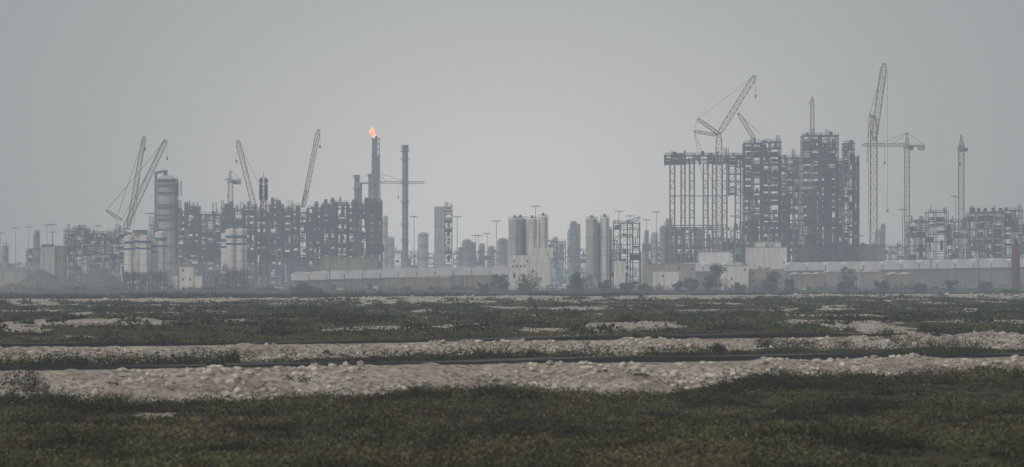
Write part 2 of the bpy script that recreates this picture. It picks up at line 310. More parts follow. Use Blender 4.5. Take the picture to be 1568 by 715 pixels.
# ------------------------------------------------ industrial generators
def frame(mb,x0,x1,y0,y1,z0,z1,bay=7.,fl=5.,dens=.6,t=.42,solid=.1,eq=(EQUIP,STEEL2,STEEL,STEEL,STEEL2,TAN,RUST),rail=True,st=STEEL,deck=.45):
    solid*=.6
    nx=max(1,round((x1-x0)/bay)); nz=max(1,round((z1-z0)/fl)); ny=max(1,round((y1-y0)/(bay*1.8)))
    xs=[x0+(x1-x0)*(i+(R.uniform(-.17,.17) if 0<i<nx else 0))/nx for i in range(nx+1)]; yy=[y0+(y1-y0)*i/ny for i in range(ny+1)]; zs=[z0+(z1-z0)*(i+(R.uniform(-.22,.22) if 0<i<nz else 0))/nz for i in range(nz+1)]
    mb.use(st)
    for a in xs:
        for c in yy: mb.beam((a,c,z0),(a,c,z1+R.uniform(-.2,1.3)),t)
    for z in zs[1:]:
        for c in yy:
            if R.random()<.85: mb.beam((x0-.5,c,z),(x1+.5,c,z),t*.85)
        for a in xs: mb.beam((a,y0-.4,z-.05),(a,y1+.4,z-.05),t*.7)
    for i in range(nx):
        for k in range(nz):
            za,zb=zs[k],zs[k+1]; xa,xb=xs[i],xs[i+1]; h=zb-za; mb.use(st)
            if R.random()<deck: 
                c=R.uniform(y0,(y0+y1)/2); mb.box(xa+.3,xb-.3,c,c+(y1-y0)*R.uniform(.2,.5),zb+.3,zb+.42)
            for c in (yy[0],yy[-1]):
                r=R.random()
                if r<.22: mb.beam((xa,c,za),(xb,c,zb),t*.5)
                elif r<.44: mb.beam((xb,c,za),(xa,c,zb),t*.5)
                elif r<.52: mb.beam((xa,c,za),((xa+xb)/2,c,zb),t*.5); mb.beam((xb,c,za),((xa+xb)/2,c,zb),t*.5)
            if R.random()<.5:
                mb.beam((xa,y0-.6,zb+1.2),(xb,y0-.6,zb+1.2),.14); mb.beam((xa,y0-.6,zb+.7),(xb,y0-.6,zb+.7),.1)
                for q in range(4): mb.beam((xa+(xb-xa)*q/4,y0-.6,zb),(xa+(xb-xa)*q/4,y0-.6,zb+1.2),.12)
            if R.random()<.12:
                for o in (0,1): mb.beam((xa,y0-.9-o*.8,za),(xb,y0-.9-o*.8,zb),.22)
            for j in range(ny):
                if R.random()>dens: continue
                ya,yb=yy[j],yy[j+1]; r=R.random(); mb.use(R.choice(eq)); w=xb-xa
                cx=(xa+xb)/2; cy=(ya+yb)/2
                if r<.14:
                    q=w*R.uniform(.12,.34); mb.box(cx-q,cx+q,ya+1,yb-1,za+.5,za+.5+h*R.uniform(.25,.6))
                elif r<.30:
                    rr=min(h*.28,R.uniform(.6,1.6)); mb.beam((xa+.6,cy,za+rr+.8),(xb-.6,cy,za+rr+.8),rr*2,10)
                elif r<.46:
                    rr=R.uniform(.4,1.2); mb.cyl(cx,cy,za+.5,zb+R.uniform(-.5,h*.8),rr,n=10)
                elif r<.76:
                    for q in range(R.randint(2,6)):
                        z=za+R.uniform(.4,h-.4); yq=ya+R.uniform(.5,yb-ya-.5); mb.beam((xa-.2,yq,z),(xb+.2,yq,z),R.uniform(.18,.5),6)
                else:
                    for q in range(R.randint(1,5)):
                        xq=R.uniform(xa+.4,xb-.4); mb.beam((xq,ya+.6,za),(xq,ya+.6,zb),R.uniform(.18,.45),6)
            if R.random()<solid:
                mb.use(R.choice((STEEL,STEEL,STEEL2,DARK))); c=R.choice((yy[-1]-.45,(y0+y1)/2+.7,yy[-1]-2.5)); mb.box(xa+.25,xb-.25,c,c+.15,za+.2,zb-R.uniform(.1,h*.4))
    if rail:
        mb.use(st)
        for c in (y0,y1): mb.beam((x0,c,z1+1.6),(x1,c,z1+1.6),.16)
        m=int((x1-x0)/2.2)
        for q in range(m+1):
            a=x0+(x1-x0)*q/max(m,1); mb.beam((a,y0,z1),(a,y0,z1+1.6),.14)
        for q in range(int((x1-x0)/4)):
            a=R.uniform(x0,x1-1); r=R.random(); hh=R.uniform(.8,4.5)
            mb.use(R.choice((STEEL,STEEL,STEEL2)))
            if r<.35: mb.box(a,a+R.uniform(.8,2.6),y0+2,y0+6,z1+.1,z1+hh*.6)
            elif r<.7: mb.cyl(a,y0+4,z1,z1+hh,R.uniform(.2,.6),n=8)
            else: mb.mast(a,y0+3,z1,z1+hh+1,1.6,.2)
def column(mb,x,y,z0,z1,r,m=EQUIP,plat=True,n=16):
    mb.use(m); mb.cyl(x,y,z0,z1-r*.6,r,n=n); mb.dome(x,y,z1-r*.6,r,r*.6,n)
    if plat:
        mb.use(STEEL2); z=z0+6
        while z<z1-2:
            mb.cyl(x,y,z,z+.3,r+.9,n=n); mb.cyl(x,y,z+1.2,z+1.35,r+.95,n=n,cap=False); z+=R.uniform(6,11)
        mb.beam((x+r+.35,y-.3,z0),(x+r+.35,y-.3,z1),.3); mb.use(EQUIP); mb.beam((x-r-.5,y-.4,z0),(x-r-.5,y-.4,z1-3),.5,6)
def lamp(px,top,d,arm=2.2):
    mb=MB(); x=PX(px,d); z=PZ(top,d); mb.use(STEEL2); mb.cyl(x,d,0,z,.28,.14,8); mb.beam((x-arm,d,z),(x+arm,d,z),.2)
    mb.use(EQUIP)
    for i in (-1,-.35,.35,1): mb.box(x+arm*i-.4,x+arm*i+.4,d-.4,d+.4,z-.7,z-.1)
    mb.done('street_lamp')
def crawler(d,bx,segs,lines,mirror=1,w=2.6,m=CRANE,t=.36,hook=None):
    mb=MB(); x=PX(bx,d); mb.use(DARK)
    for s in (-1,1): mb.box(x-5,x+5,d+s*3.6-.9,d+s*3.6+.9,0,1.6)
    mb.use(m); mb.box(x-6,x+4,d-2.4,d+2.4,1.7,4.6); mb.use(GLASS); mb.box(x+4.05,x+5.8,d-2.2,d-.4,1.9,4.3); mb.use(STEEL); mb.box(x-8.5,x-6.05,d-2.6,d+2.6,1.9,5.2)
    mb.use(m)
    for (a,b2,c,e,ww) in segs: mb.lattice((PX(a,d),d,max(PZ(b2,d),2.5)),(PX(c,d),d,PZ(e,d)),ww,t,step=ww*1.2)
    mb.use(STEEL)
    for (a,b2,c,e) in lines: 
        for o in(-.7,.7): mb.beam((PX(a,d),d+o,PZ(b2,d)),(PX(c,d),d+o,PZ(e,d)),.15)
    if hook:
        a,b2,e=hook; mb.beam((PX(a,d),d,PZ(b2,d)),(PX(a,d),d,PZ(e,d)),.15); mb.use(m); mb.box(PX(a,d)-.6,PX(a,d)+.6,d-.4,d+.4,PZ(e,d)-2,PZ(e,d))
    mb.done('crawler_crane')
def tower(px,top,jy,l,r,d,w=2.4,cw='r',m=CRANE,t=.36):
    mb=MB(); x=PX(px,d); zj=PZ(jy,d); zt=PZ(top,d); xl=PX(l,d); xr=PX(r,d); mb.use(CONC); mb.box(x-4,x+4,d-4,d+4,0,1.2)
    mb.use(m); mb.mast(x,d,1.2,zj-1,w,t); mb.cyl(x,d,zj-1.4,zj-.3,w*.75); mb.mast(x,d,zj,zt,w*.8,t,.5)
    far,near=(xl,xr) if cw=='r' else (xr,xl)
    mb.lattice((x,d,zj+.8),(far,d,zj+.8),1.7,.3,step=2.2); mb.beam((x,d,zj+.2),(near,d,zj+.2),1.1)
    mb.beam((x,d-.8,zj+1.4),(near,d-.8,zj+1.4),.15)
    mb.use(CONC); sg=1 if near>x else -1; mb.box(min(near-sg*4,near),max(near-sg*4,near),d-1,d+1,zj-2.3,zj+.9)
    mb.use(STEEL); mb.beam((x,d,zt),(x+(far-x)*.62,d,zj+1.6),.2); mb.beam((x,d,zt),(x+(far-x)*.3,d,zj+1.6),.2); mb.beam((x,d,zt),(near,d,zj+.8),.2)
    mb.use(GLASS); mb.box(x+w*.6,x+w*.6+1.8,d-2.2,d-.4,zj-2.2,zj-.2)
    hx=x+(far-x)*.5; mb.use(STEEL); mb.beam((hx,d,zj),(hx,d,zj-9),.15); mb.box(hx-.5,hx+.5,d-.4,d+.4,zj-10.5,zj-9)
    mb.done('tower_crane')
def silo(mb,x,y,z0,z1,r,stripe=True,m=WHITE,legs=True):
    zc=z0+(z1-z0)*.34 if legs else z0
    mb.use(m); mb.cyl(x,y,zc,z1,r,n=20); mb.cyl(x,y,z1,z1+r*.25,r,r*.3,20)
    if legs:
        mb.cyl(x,y,zc-r*1.3,zc,.35,r,20,cap=False); mb.use(STEEL2)
        for i in range(4):
            a=math.pi/4+i*math.pi/2; p=(x+r*.95*math.cos(a),y+r*.95*math.sin(a)); q=(x+r*.95*math.cos(a+math.pi/2),y+r*.95*math.sin(a+math.pi/2))
            mb.beam((*p,z0),(*p,zc+.5),.4); mb.beam((*p,z0+.5),(*q,zc-.3),.22); mb.beam((*p,z0+(zc-z0)*.5),(*q,z0+(zc-z0)*.5),.25)
    mb.use(STEEL2)
    for f in (.25,.5,.75): z=zc+(z1-zc)*f; mb.cyl(x,y,z,z+.12,r+.05,n=20)
    if stripe:
        mb.use(BLUE); h=z1-zc; mb.cyl(x,y,zc+h*.80,zc+h*.87,r+.05,n=20,cap=False); mb.cyl(x,y,zc+h*.64,zc+h*.69,r+.05,n=20,cap=False)
    mb.use(STEEL2); mb.beam((x+r*.5,y-r-.2,z0),(x+r*.5,y-r-.2,z1+1.2),.3); 
    for i in range(10):
        a=i*2*math.pi/10; mb.beam((x+r*math.cos(a),y+r*math.sin(a),z1),(x+r*math.cos(a),y+r*math.sin(a),z1+1.2),.12)
    mb.cyl(x,y,z1+1.15,z1+1.3,r+.03,n=20,cap=False); mb.use(EQUIP); mb.box(x-.7,x+.7,y-.7,y+.7,z1+.3,z1+2.2)
def building(name,px0,px1,top,d,dep,m=WHITE,floors=2,gable=0,win=.35,z0=0):
    mb=MB(); x0,x1=PX(px0,d),PX(px1,d); z=PZ(top,d) if top>0 else -top; mb.use(m)
    mb.box(x0,x1,d,d+dep,z0,z)
    if gable:
        n=max(1,int(gable)); w=(x1-x0)/n
        for i in range(n):
            a=x0+i*w; xm=a+w/2; h=w*.2; mb.use(ROOF); mb.q([(a+.02,d-.3,z+.01),(xm,d-.3,z+h),(a+w-.02,d-.3,z+.01),(a+.02,d+dep,z+.01),(xm,d+dep,z+h),(a+w-.02,d+dep,z+.01)],[(0,1,4,3),(1,2,5,4),(0,2,1),(3,4,5)])
            if R.random()<.4: mb.use(DARK); mb.box(xm-1.6,xm+1.6,d-.05,d+.2,0,3.4)
            mb.use(STEEL2); mb.box(a-.1,a+.1,d-.1,d+.2,0,z-.05)
    else:
        mb.use(CONC); mb.box(x0-.2,x1+.2,d-.2,d+dep+.2,z+.003,z+.4); mb.use(EQUIP)
        for i in range(max(1,int((x1-x0)/7))):
            a=R.uniform(x0,x1-2); mb.box(a,a+R.uniform(1,2.5),d+1,d+3,z+.4,z+R.uniform(1.,2.4))
    if win>0:
        mb.use(DARK); n=max(1,int((x1-x0)/3.2)); fh=(z-z0)/floors
        for f in range(floors):
            for i in range(n):
                a=x0+(x1-x0)*(i+.5)/n
                if R.random()<win: mb.box(a-.45,a+.45,d-.05,d+.2,z0+fh*f+fh*.45,z0+fh*f+fh*.7)
        a=x0+(x1-x0)*.3; mb.box(a-.9,a+.9,d-.06,d+.2,z0,z0+min(2.6,fh*.7))
    mb.done(name)
# ------------------------------------------------ LEFT plant
mb=MB(); d=2800
for (a,b2,top,dn,dep) in ((268,284,326,.85,30),(284,304,317,.85,30),(304,338,328,.85,30),(338,356,318,.85,34),(356,372,322,.85,30),(372,390,318,.85,30),(390,410,326,.85,30),(410,432,314,.85,34),(432,446,320,.85,34),(446,470,325,.85,30),(470,492,319,.85,30),(492,514,314,.85,36),(514,532,310,.85,36),(532,562,314,.85,30),(562,585,308,.85,30)):
    frame(mb,PX(a,d),PX(b2,d)-.8,d+R.uniform(0,6),d+dep,0,PZ(top,d),5.2,4.6,dn,.42,.7)
for i in range(70):
    px=R.uniform(270,576); mb.use(R.choice((STEEL2,STEEL2,STEEL,STEEL,RUST,EQUIP))); yb=R.uniform(345,425); w_=R.uniform(2,9); mb.box(PX(px,d),PX(px,d)+w_,d+R.uniform(6,10),d+16,PZ(yb,d),PZ(yb,d)+R.uniform(2,7))
for px,top in((275,317),(283,307),(297,316),(345,309),(352,306),(379,305),(389,310),(416,300),(425,304),(455,312),(483,306),(508,300),(513,306),(540,303),(560,300),(574,304)):
    mb.use(R.choice((STEEL2,EQUIP,STEEL))); mb.cyl(PX(px,d),d+12,PZ(350,d),PZ(top+2,d),R.uniform(.8,1.5),n=10); mb.use(STEEL); mb.cyl(PX(px,d),d+12,PZ(top+7,d),PZ(top+6.2,d),2.1,n=10)
for i in range(20):
    px=R.uniform(270,580); zt=PZ(R.uniform(306,320),d); mb.use(STEEL); mb.mast(PX(px,d),d+R.uniform(8,20),PZ(330,d),zt,R.uniform(1.5,3.5),.22)
mb.done('gas_processing_train')
mb=MB(); d=2650
for (a,b2,top) in((98,112,354),(112,134,350),(134,165,358),(165,192,355)):
    frame(mb,PX(a,d),PX(b2,d)-.7,d,d+25,0,PZ(top,d),4.6,4.2,.85,.40,.6)
mb.done('process_module')
mb=MB(); d=2900
frame(mb,PX(40,d),PX(61,d),d,d+14,0,PZ(384,d),5,4,.7,.4,.3); column(mb,PX(57,d),d-3,0,PZ(352,d),1.7); mb.done('process_module')
mb=MB(); column(mb,PX(8,3000),3000,0,PZ(375,3000),2); mb.box(PX(-20,3000),PX(18,3000),3003,3015,0,PZ(404,3000)); mb.done('distillation_column')
mb=MB(); d=2500; mb.use(SILOG); mb.box(PX(62,d),PX(84,d),d,d+20,0,PZ(378,d)); mb.use(BLUE); mb.box(PX(63,d),PX(83,d),d-.1,d+.5,PZ(378,d),PZ(374,d)); mb.use(TAN); mb.box(PX(84,d)+.05,PX(97,d),d+1,d+18,0,PZ(376,d)); mb.use(DARK); mb.box(PX(66,d),PX(69,d),d-.1,d+.5,0,4); mb.box(PX(74,d),PX(78,d),d-.1,d+.5,0,4.5); mb.done('warehouse')
building('warehouse',-30,40,414,2650,30,CONC,2,win=0)
mb=MB(); d=2560; x=PX(256,d); column(mb,x,d,0,PZ(268,d),5.6,SILOG,n=20)
mb.use(EQUIP); zt=PZ(266,d); mb.cyl(x-1,d,zt-1,zt+2.2,1.2,n=10)
mb.beam((x-1,d-2,zt+1.6),(x-6.6,d-2,zt+.6),1.8,10); mb.beam((x-6.6,d-2,zt+1),(x-6.6,d-2,8),1.8,10)
mb.use(STEEL)
for py in(276,284,296,318,336): mb.cyl(x,d,PZ(py,d),PZ(py,d)+.5,6.8,n=20); mb.beam((x-6.6,d-2,PZ(py,d)),(x,d-2,PZ(py,d)),.5)
mb.beam((x+5.8,d-3,20),(x+5.8,d-3,zt-6),.7); mb.beam((x+6.8,d-3,30),(x+6.8,d-3,zt-6),.35)
mb.mast(x+7.4,d,PZ(300,d),PZ(278,d),2.2,.25)
mb.done('distillation_column')
mb=MB(); frame(mb,PX(232,2600),PX(270,2600),2590,2610,0,PZ(345,2600),5,5,.8,.4,.4); mb.done('process_module')
def flare():
    mb=MB(); d=3900; x=PX(575.5,d); mb.use(EQUIP); mb.mast(x,d,0,PZ(212,d),10.6,.6,6.2,step=5); mb.cyl(x,d,0,PZ(208,d),1.8,1.5,12); mb.cyl(x+2,d+1,0,PZ(240,d),1.,n=8); mb.cyl(x-2,d-1,0,PZ(214,d),1.,n=8)
    mb.use(STEEL2)
    for py in(213,240,272,305,340): mb.box(x-4.2,x+4.2,d-4.2,d+4.2,PZ(py,d),PZ(py,d)+.5)
    ob=mb.done('flare_stack')
    m=bpy.data.materials.new('flame'); m.use_nodes=True; nt=m.node_tree; nt.nodes.clear()
    o=nt.nodes.new('ShaderNodeOutputMaterial'); e=nt.nodes.new('ShaderNodeEmission'); tc=nt.nodes.new('ShaderNodeTexCoord'); n=nt.nodes.new('ShaderNodeTexNoise'); n.inputs['Scale'].default_value=.3
    r=nt.nodes.new('ShaderNodeValToRGB'); r.color_ramp.elements[0].color=(1,.26,.10,1); r.color_ramp.elements[1].color=(1,.55,.32,1); r.color_ramp.elements[0].position=.35;r.color_ramp.elements[1].position=.62
    nt.links.new(tc.outputs['Object'],n.inputs['Vector']); nt.links.new(n.outputs[0],r.inputs[0]); nt.links.new(r.outputs[0],e.inputs[0]); e.inputs[1].default_value=2.5; nt.links.new(e.outputs[0],o.inputs[0])
    f=MB(); f.use(m); xx=PX(572,d); z0=PZ(211,d); H=9.7
    prof=[(0,.7,.6),(.12,1.5,.2),(.3,2.2,-.3),(.5,2.5,-.7),(.68,2.1,-1.2),(.82,1.4,-1.3),(.93,.8,-1.1),(1.,.1,-.8)]
    nn=14; pts=[];fs=[]
    for k,(hh,rr,sx) in enumerate(prof):
        for i in range(nn):
            a=i*2*math.pi/nn; w=1.18*rr*(1+.12*math.sin(3*a+k*1.3)+R.uniform(-.05,.05)); pts.append((xx+sx*1.18+w*math.cos(a),d+w*math.sin(a),z0+H*hh+R.uniform(-.1,.1)))
    for k in range(len(prof)-1):
        for i in range(nn): fs.append((k*nn+i,k*nn+(i+1)%nn,(k+1)*nn+(i+1)%nn,(k+1)*nn+i))
    f.q(pts,fs)
    f.q([(xx-2.6,d,z0+H*.85),(xx-1.6,d+.8,z0+H*.8),(xx-1.3,d-.8,z0+H*.8),(xx-2.7,d,z0+H*1.12)],[(0,1,3),(1,2,3),(2,0,3)])
    fo=f.done('flame',True); fo.parent=ob; bpy.context.view_layer.update(); fo.matrix_parent_inverse=ob.matrix_world.inverted()
flare()
def stack(px,top,d,r,m=EQUIP,plats=(),name='exhaust_stack'):
    mb=MB(); x=PX(px,d); z=PZ(top,d); mb.use(m); mb.cyl(x,d,0,z*.25,r*1.4,r*1.1,16); mb.cyl(x,d,z*.25,z,r*1.1,r,16)
    mb.use(STEEL2)
    for py in plats: mb.cyl(x,d,PZ(py,d),PZ(py,d)+.5,r*1.75,n=16); mb.cyl(x,d,PZ(py,d)+1.5,PZ(py,d)+1.8,r*1.75,n=16,cap=False)
    mb.beam((x+r+.3,d-1,0),(x+r+.3,d-1,z),.5); mb.cyl(x,d,z-.6,z+.02,r+.25,n=16); mb.done(name)
stack(620,222,3400,2.1,EQUIP,(226,232,245,282,310,345,370))
stack(546,268,3300,1.8,EQUIP,(272,290))
stack(551,280,3340,1.2,EQUIP,(284,)); stack(566,267,3350,1.1,EQUIP,(270,))
crawler(2620,188,[(190,352,254,214,2.8),(186,337,163,322,1.6)],[(163,322,254,214),(163,322,188,350),(186,337,254,214)],hook=(256,214,240))
crawler(2640,196,[(196,352,221,209,2.4)],[(180,330,221,209),(221,209,205,345)],hook=(222,209,226))
crawler(2860,392,[(392,330,364,215,3.0),(395,330,405,300,1.4)],[(364,215,405,300),(364,215,398,330)],hook=(362,215,245))
crawler(2860,466,[(464,318,488,198,2.8),(462,318,470,290,1.2)],[(488,198,470,290),(488,198,462,318)],hook=(490,198,222))
tower(353,261,277,345,369,2860,3.0)
tower(570,262,281,543,650,3100,2.5,cw='l')
mb=MB(); d=2250; x=PX(403.5,d); zt=PZ(272,d); mb.use(REDP); mb.mast(x,d,0,zt,4.0,.38,2.4,step=3)
mb.use(DARK)
for py in(275,284,292,300): 
    z=PZ(py,d)
    for i in range(6):
        a=i*math.pi/3; mb.box(x+1.9*math.cos(a)-.35,x+1.9*math.cos(a)+.35,d+1.9*math.sin(a)-.3,d+1.9*math.sin(a)+.3,z-2,z+.6)
mb.use(REDP)
for py in(284,292,303,333,366): mb.box(x-2.2,x+2.2,d-2.2,d+2.2,PZ(py,d)-2.3,PZ(py,d)-2.05)
mb.beam((x,d,zt),(x,d,zt+3),.2)
mb.done('telecom_mast')
mb=MB(); d=2180
for px,top,r in((198,362,2.9),(209,360,3.0),(222,361,3.2)): silo(mb,PX(px,d),d+R.uniform(0,5),0,PZ(top,d),r)
for px,top,r in((245,356,3.2),(236,368,2.4)): silo(mb,PX(px,d),d+6,0,PZ(top,d),r)
frame(mb,PX(190,d),PX(258,d),d-6,d-2,0,PZ(422,d),4,3.5,.5,.3,.3); mb.use(WHITE); mb.box(PX(262,d),PX(272,d),d,d+5,0,9); mb.use(STEEL2); mb.lattice((PX(228,d),d-4,1.5),(PX(262,d),d-4,12),1.6,.25)
mb.use(STEEL2); mb.box(PX(203,d),PX(226,d),d-1,d+1,PZ(357,d),PZ(352,d)); mb.done('concrete_batching_plant')
mb=MB(); d=2180
for px,top,r in((345,358,2.4),(354,352,3.2),(368,352,3.3)): silo(mb,PX(px,d),d+R.uniform(0,4),0,PZ(top,d),r)
frame(mb,PX(336,d),PX(380,d),d-6,d-2,0,PZ(415,d),4,3.5,.5,.3,.2); mb.lattice((PX(376,d),d-4,1),(PX(400,d),d-6,10),1.5,.25); mb.done('concrete_batching_plant')
building('control_building',275,296,408,2150,10,WHITE,3,win=.5); building('site_office',298,309,422,2140,7,WHITE,2)
mb=MB(); frame(mb,PX(262,2190),PX(340,2190),2185,2193,0,PZ(425,2190),5,4,.4,.3,.3); mb.done('aggregate_conveyor_frame')
def heap(px,top,hw,d,name='gravel_pile'):
    n=64;m=18;x=PX(px,d);H=PZ(top,d);Rr=hw*K*d; pts=[];fs=[]
    for j in range(m+1):
        for i in range(n):
            a=i*2*math.pi/n; q=j/m; r=Rr*q*(1+.14*math.sin(2*a+px)+.08*math.sin(5*a+px*.3)); z=H*(1-(q*q*(3-2*q)*.45+q*.55))+(R.uniform(-.35,.35) if 0<j<m else 0)
            if j==0: r=.1
            pts.append((x+r*math.cos(a),d+r*.6*math.sin(a),max(z,-.1)))
    for j in range(m):
        for i in range(n): fs.append((j*n+i,(j+1)*n+i,(j+1)*n+(i+1)%n,j*n+(i+1)%n))
    b_=MB(); b_.use(GRAVEL); b_.q(pts,fs); b_.done(name,True)
heap(62,412,66,2240); heap(150,411,60,2260); heap(105,424,50,2200)
heap(20,434,50,1960)
# ------------------------------------------------ middle
mb=MB(); d=3000; mb.use(SILOG); mb.box(PX(665,d),PX(681,d),d,d+20,0,PZ(316,d)); mb.use(EQUIP)
for i in range(5): mb.box(PX(665,d)-.1,PX(681,d)+.1,d-.1,d+20.1,8+i*9,8.2+i*9)
mb.done('turbine_building')
mb=MB(); frame(mb,PX(681.5,2900),PX(692,2900),2898,2908,0,PZ(315,2900),3.4,3,.9,.4,.8); mb.done('stair_tower')
for px,top,dd,r in((648,355,3600,4.),(672,350,3700,2),(598,362,3800,3),(590,330,3500,1.7),(715,366,3900,4.2),(723,370,3900,3),(738,372,4000,2.4),(770,364,3800,4.4),(878,338,3800,2.6),(884,342,3820,2.4),(872,350,3800,1.4),(850,362,3800,2.),(1002,355,3500,2.4),(1024,334,3400,2.6),(1015,345,3450,2.2),(1352,342,3500,1.6),(1345,350,3500,2.2),(1410,330,3300,1.5),(915,352,3700,2),(1068,350,3300,2.),(858,372,3900,3),(990,352,3600,1.6),(705,378,4000,2),(752,376,4100,3)):
    mb=MB(); column(mb,PX(px,dd),dd,0,PZ(top,dd),r,R.choice((SILOG,EQUIP))); mb.done('distillation_column')
for (a,b2,top,dd) in ((590,640,386,3900),(640,664,390,4000),(694,720,389,3900),(720,775,387,3800),(835,866,370,3500),(866,900,384,3700),(925,945,368,3600),(985,1020,374,3500),(1020,1075,352,3200),(1075,1140,368,3300),(1318,1350,378,3200),(0,40,406,3500),(440,470,394,2900),(1350,1390,378,3100)):
    mb=MB(); frame(mb,PX(a,dd),PX(b2,dd),dd,dd+20,0,PZ(top,dd),7,5,.8,.45,.4); mb.done('pipe_rack')
def vaults(px0,px1,top,top2,d,dep,wd=9,rise=3.2,name='tent_warehouse',m=OFFW):
    mb=MB(); x0,x1=PX(px0,d),PX(px1,d); n=max(1,round((x1-x0)/wd)); w=(x1-x0)/n
    for i in range(n):
        zt=PZ(top+(top2-top)*i/n,d); ze=zt-rise; zb=ze-2.6
        a=x0+i*w; jj=R.uniform(-.15,.15); mb.use(m); pts=[];s=10
        for yk in (d,d+dep):
            pts.append((a+.02,yk,zb))
            for k in range(s+1):
                t=math.pi*k/s; pts.append((a+w/2-(w/2-.02)*math.cos(t),yk,ze+jj+rise*max(math.sin(t),0)**.8))
            pts.append((a+w-.02,yk,zb))
        M=s+3; mb.q(pts,[(k,k+1,M+k+1,M+k) for k in range(M-1)]+[tuple(range(M))[::-1],tuple(range(M,2*M))])
        mb.use(TWALL); mb.box(a+.03,a+w-.03,d+.6,d+dep-.6,0,zb-.01)
        mb.use(STEEL2); mb.box(a-.2,a+.2,d-.12,d-.02,0,ze+.1); mb.box(a+.3,a+w-.3,d-.06,d-.02,zb-.1,zb+.25)
        if R.random()<.35: mb.use(DARK if R.random()<.5 else EQUIP); mb.box(a+w*.25,a+w*.75,d+.4,d+.62,0,R.uniform(4,7))
    mb.done(name)
vaults(445,610,416,411,2350,70,10,2.4); vaults(610,778,410,406,2350,70,10,2.6)
vaults(1045,1140,402,401,2400,70,10,2.6); vaults(1206,1380,401,399,2420,70,10,2.6); vaults(1380,1600,398,394,2420,70,10,2.8)
building('warehouse',492,578,395,2520,30,SHEDT,3,win=0)
building('storage_shed',596,690,425,2080,25,SHEDT,1,5,win=0); building('storage_shed',694,770,422,2090,25,SHEDT,1,5,win=0)
building('storage_shed',1212,1262,420,2120,25,SHEDT,1,3,win=0); building('storage_shed',1264,1352,417,2140,25,CONC,1,3,win=0); building('storage_shed',1362,1398,420,2130,25,SHEDT,1,2,win=0)
building('white_building',1072,1118,386,2450,25,WHITE,4,win=0); building('white_building',1145,1205,379,2480,22,WHITE,4,win=.1); building('white_building',1158,1196,371,2485,14,WHITE,5,win=.0)
building('office_building',1105,1146,407,2150,14,WHITE,3); building('office_building',1148,1200,413,2160,14,CONC,3)
building('warehouse',1225,1345,375,2700,30,CONC,4,win=0)
building('office_building',985,1065,405,2250,14,CONC,3); building('portable_cabin',1000,1040,415,2150,6,WHITE,2)
for px,w_,dd,m_ in((420,14,2100,WHITE),(455,12,2110,CONC),(515,10,2060,WHITE),(548,16,2050,TAN),(870,18,2080,CONC),(955,14,2060,WHITE),(1400,18,2080,TAN),(1440,16,2090,WHITE),(1480,20,2070,CONC),(1530,16,2080,TAN),(320,8,2100,BLUE),(1225,10,2060,WHITE),(390,10,2060,CONC),(570,9,2060,WHITE),(860,8,2060,WHITE),(1005,12,2060,TAN),(1090,14,2060,CONC)):
    building('portable_cabin',px,px+w_,-R.uniform(3,5.5),dd,5,m_,1)
mb=MB(); d=2150
for px,top,r,dy in((788,336,3.1,0),(797,335,3.1,5),(815,336,2.7,2),(832,332,2.5,4)): silo(mb,PX(px,d),d+6+dy,0,PZ(top,d),r,False,WHITE if px>800 else SILOG,False)
mb.use(WHITE); mb.box(PX(779,d),PX(845,d),d-2,d+2.5,0,PZ(405,d)); mb.box(PX(779,d),PX(820,d),d-1.9,d+2.4,PZ(405,d),PZ(391,d)); mb.box(PX(818,d),PX(847,d),d-1.8,d+10,PZ(404,d),PZ(379,d)); mb.box(PX(824,d),PX(842,d),d-3,d-2.01,0,PZ(392,d))
mb.use(DARK)
for px,py,ww,hh in((786,398,2,3),(806,398,2,3),(786,418,3,8),(800,420,4,8),(815,412,2,3),(838,388,1.6,3)): mb.box(PX(px,d),PX(px+ww,d),d-2.06,d-1.5,PZ(py+hh,d),PZ(py,d))
mb.use(BLUE)
for i in range(4): mb.box(PX(784+i*6,d),PX(787+i*6,d),d-2.08,d-1.4,PZ(409,d),PZ(406,d))
mb.use(STEEL2); mb.lattice((PX(845,d),d,PZ(385,d)),(PX(864,d),d-4,2),2,.3); mb.done('concrete_batching_plant')
mb=MB(); d=2180
for px,top,r,dy,m_ in((906,336,3.0,0,SILOG),(913,343,3.,4,SILOG),(926,334,2.4,2,WHITE),(932,352,2,6,WHITE)): silo(mb,PX(px,d),d+dy,0,PZ(top,d),r,False,m_,px>930)
frame(mb,PX(935,d),PX(982,d),d+2,d+14,0,PZ(388,d),5,4,.6,.3,.25); mb.use(WHITE); mb.box(PX(940,d),PX(958,d),d,d+1.9,0,PZ(400,d)); mb.lattice((PX(922,d),d-4,1),(PX(895,d),d-5,12),1.6,.25); mb.done('concrete_batching_plant')
mb=MB(); d=2800; frame(mb,PX(940,d),PX(980,d),d,d+20,0,PZ(342,d),4.4,4.4,.2,.34,.06,deck=.1); 
mb.use(STEEL2); mb.lattice((PX(940,d),d,PZ(350,d)),(PX(980,d),d,PZ(333,d)),2,.35); mb.done('steel_frame_building')
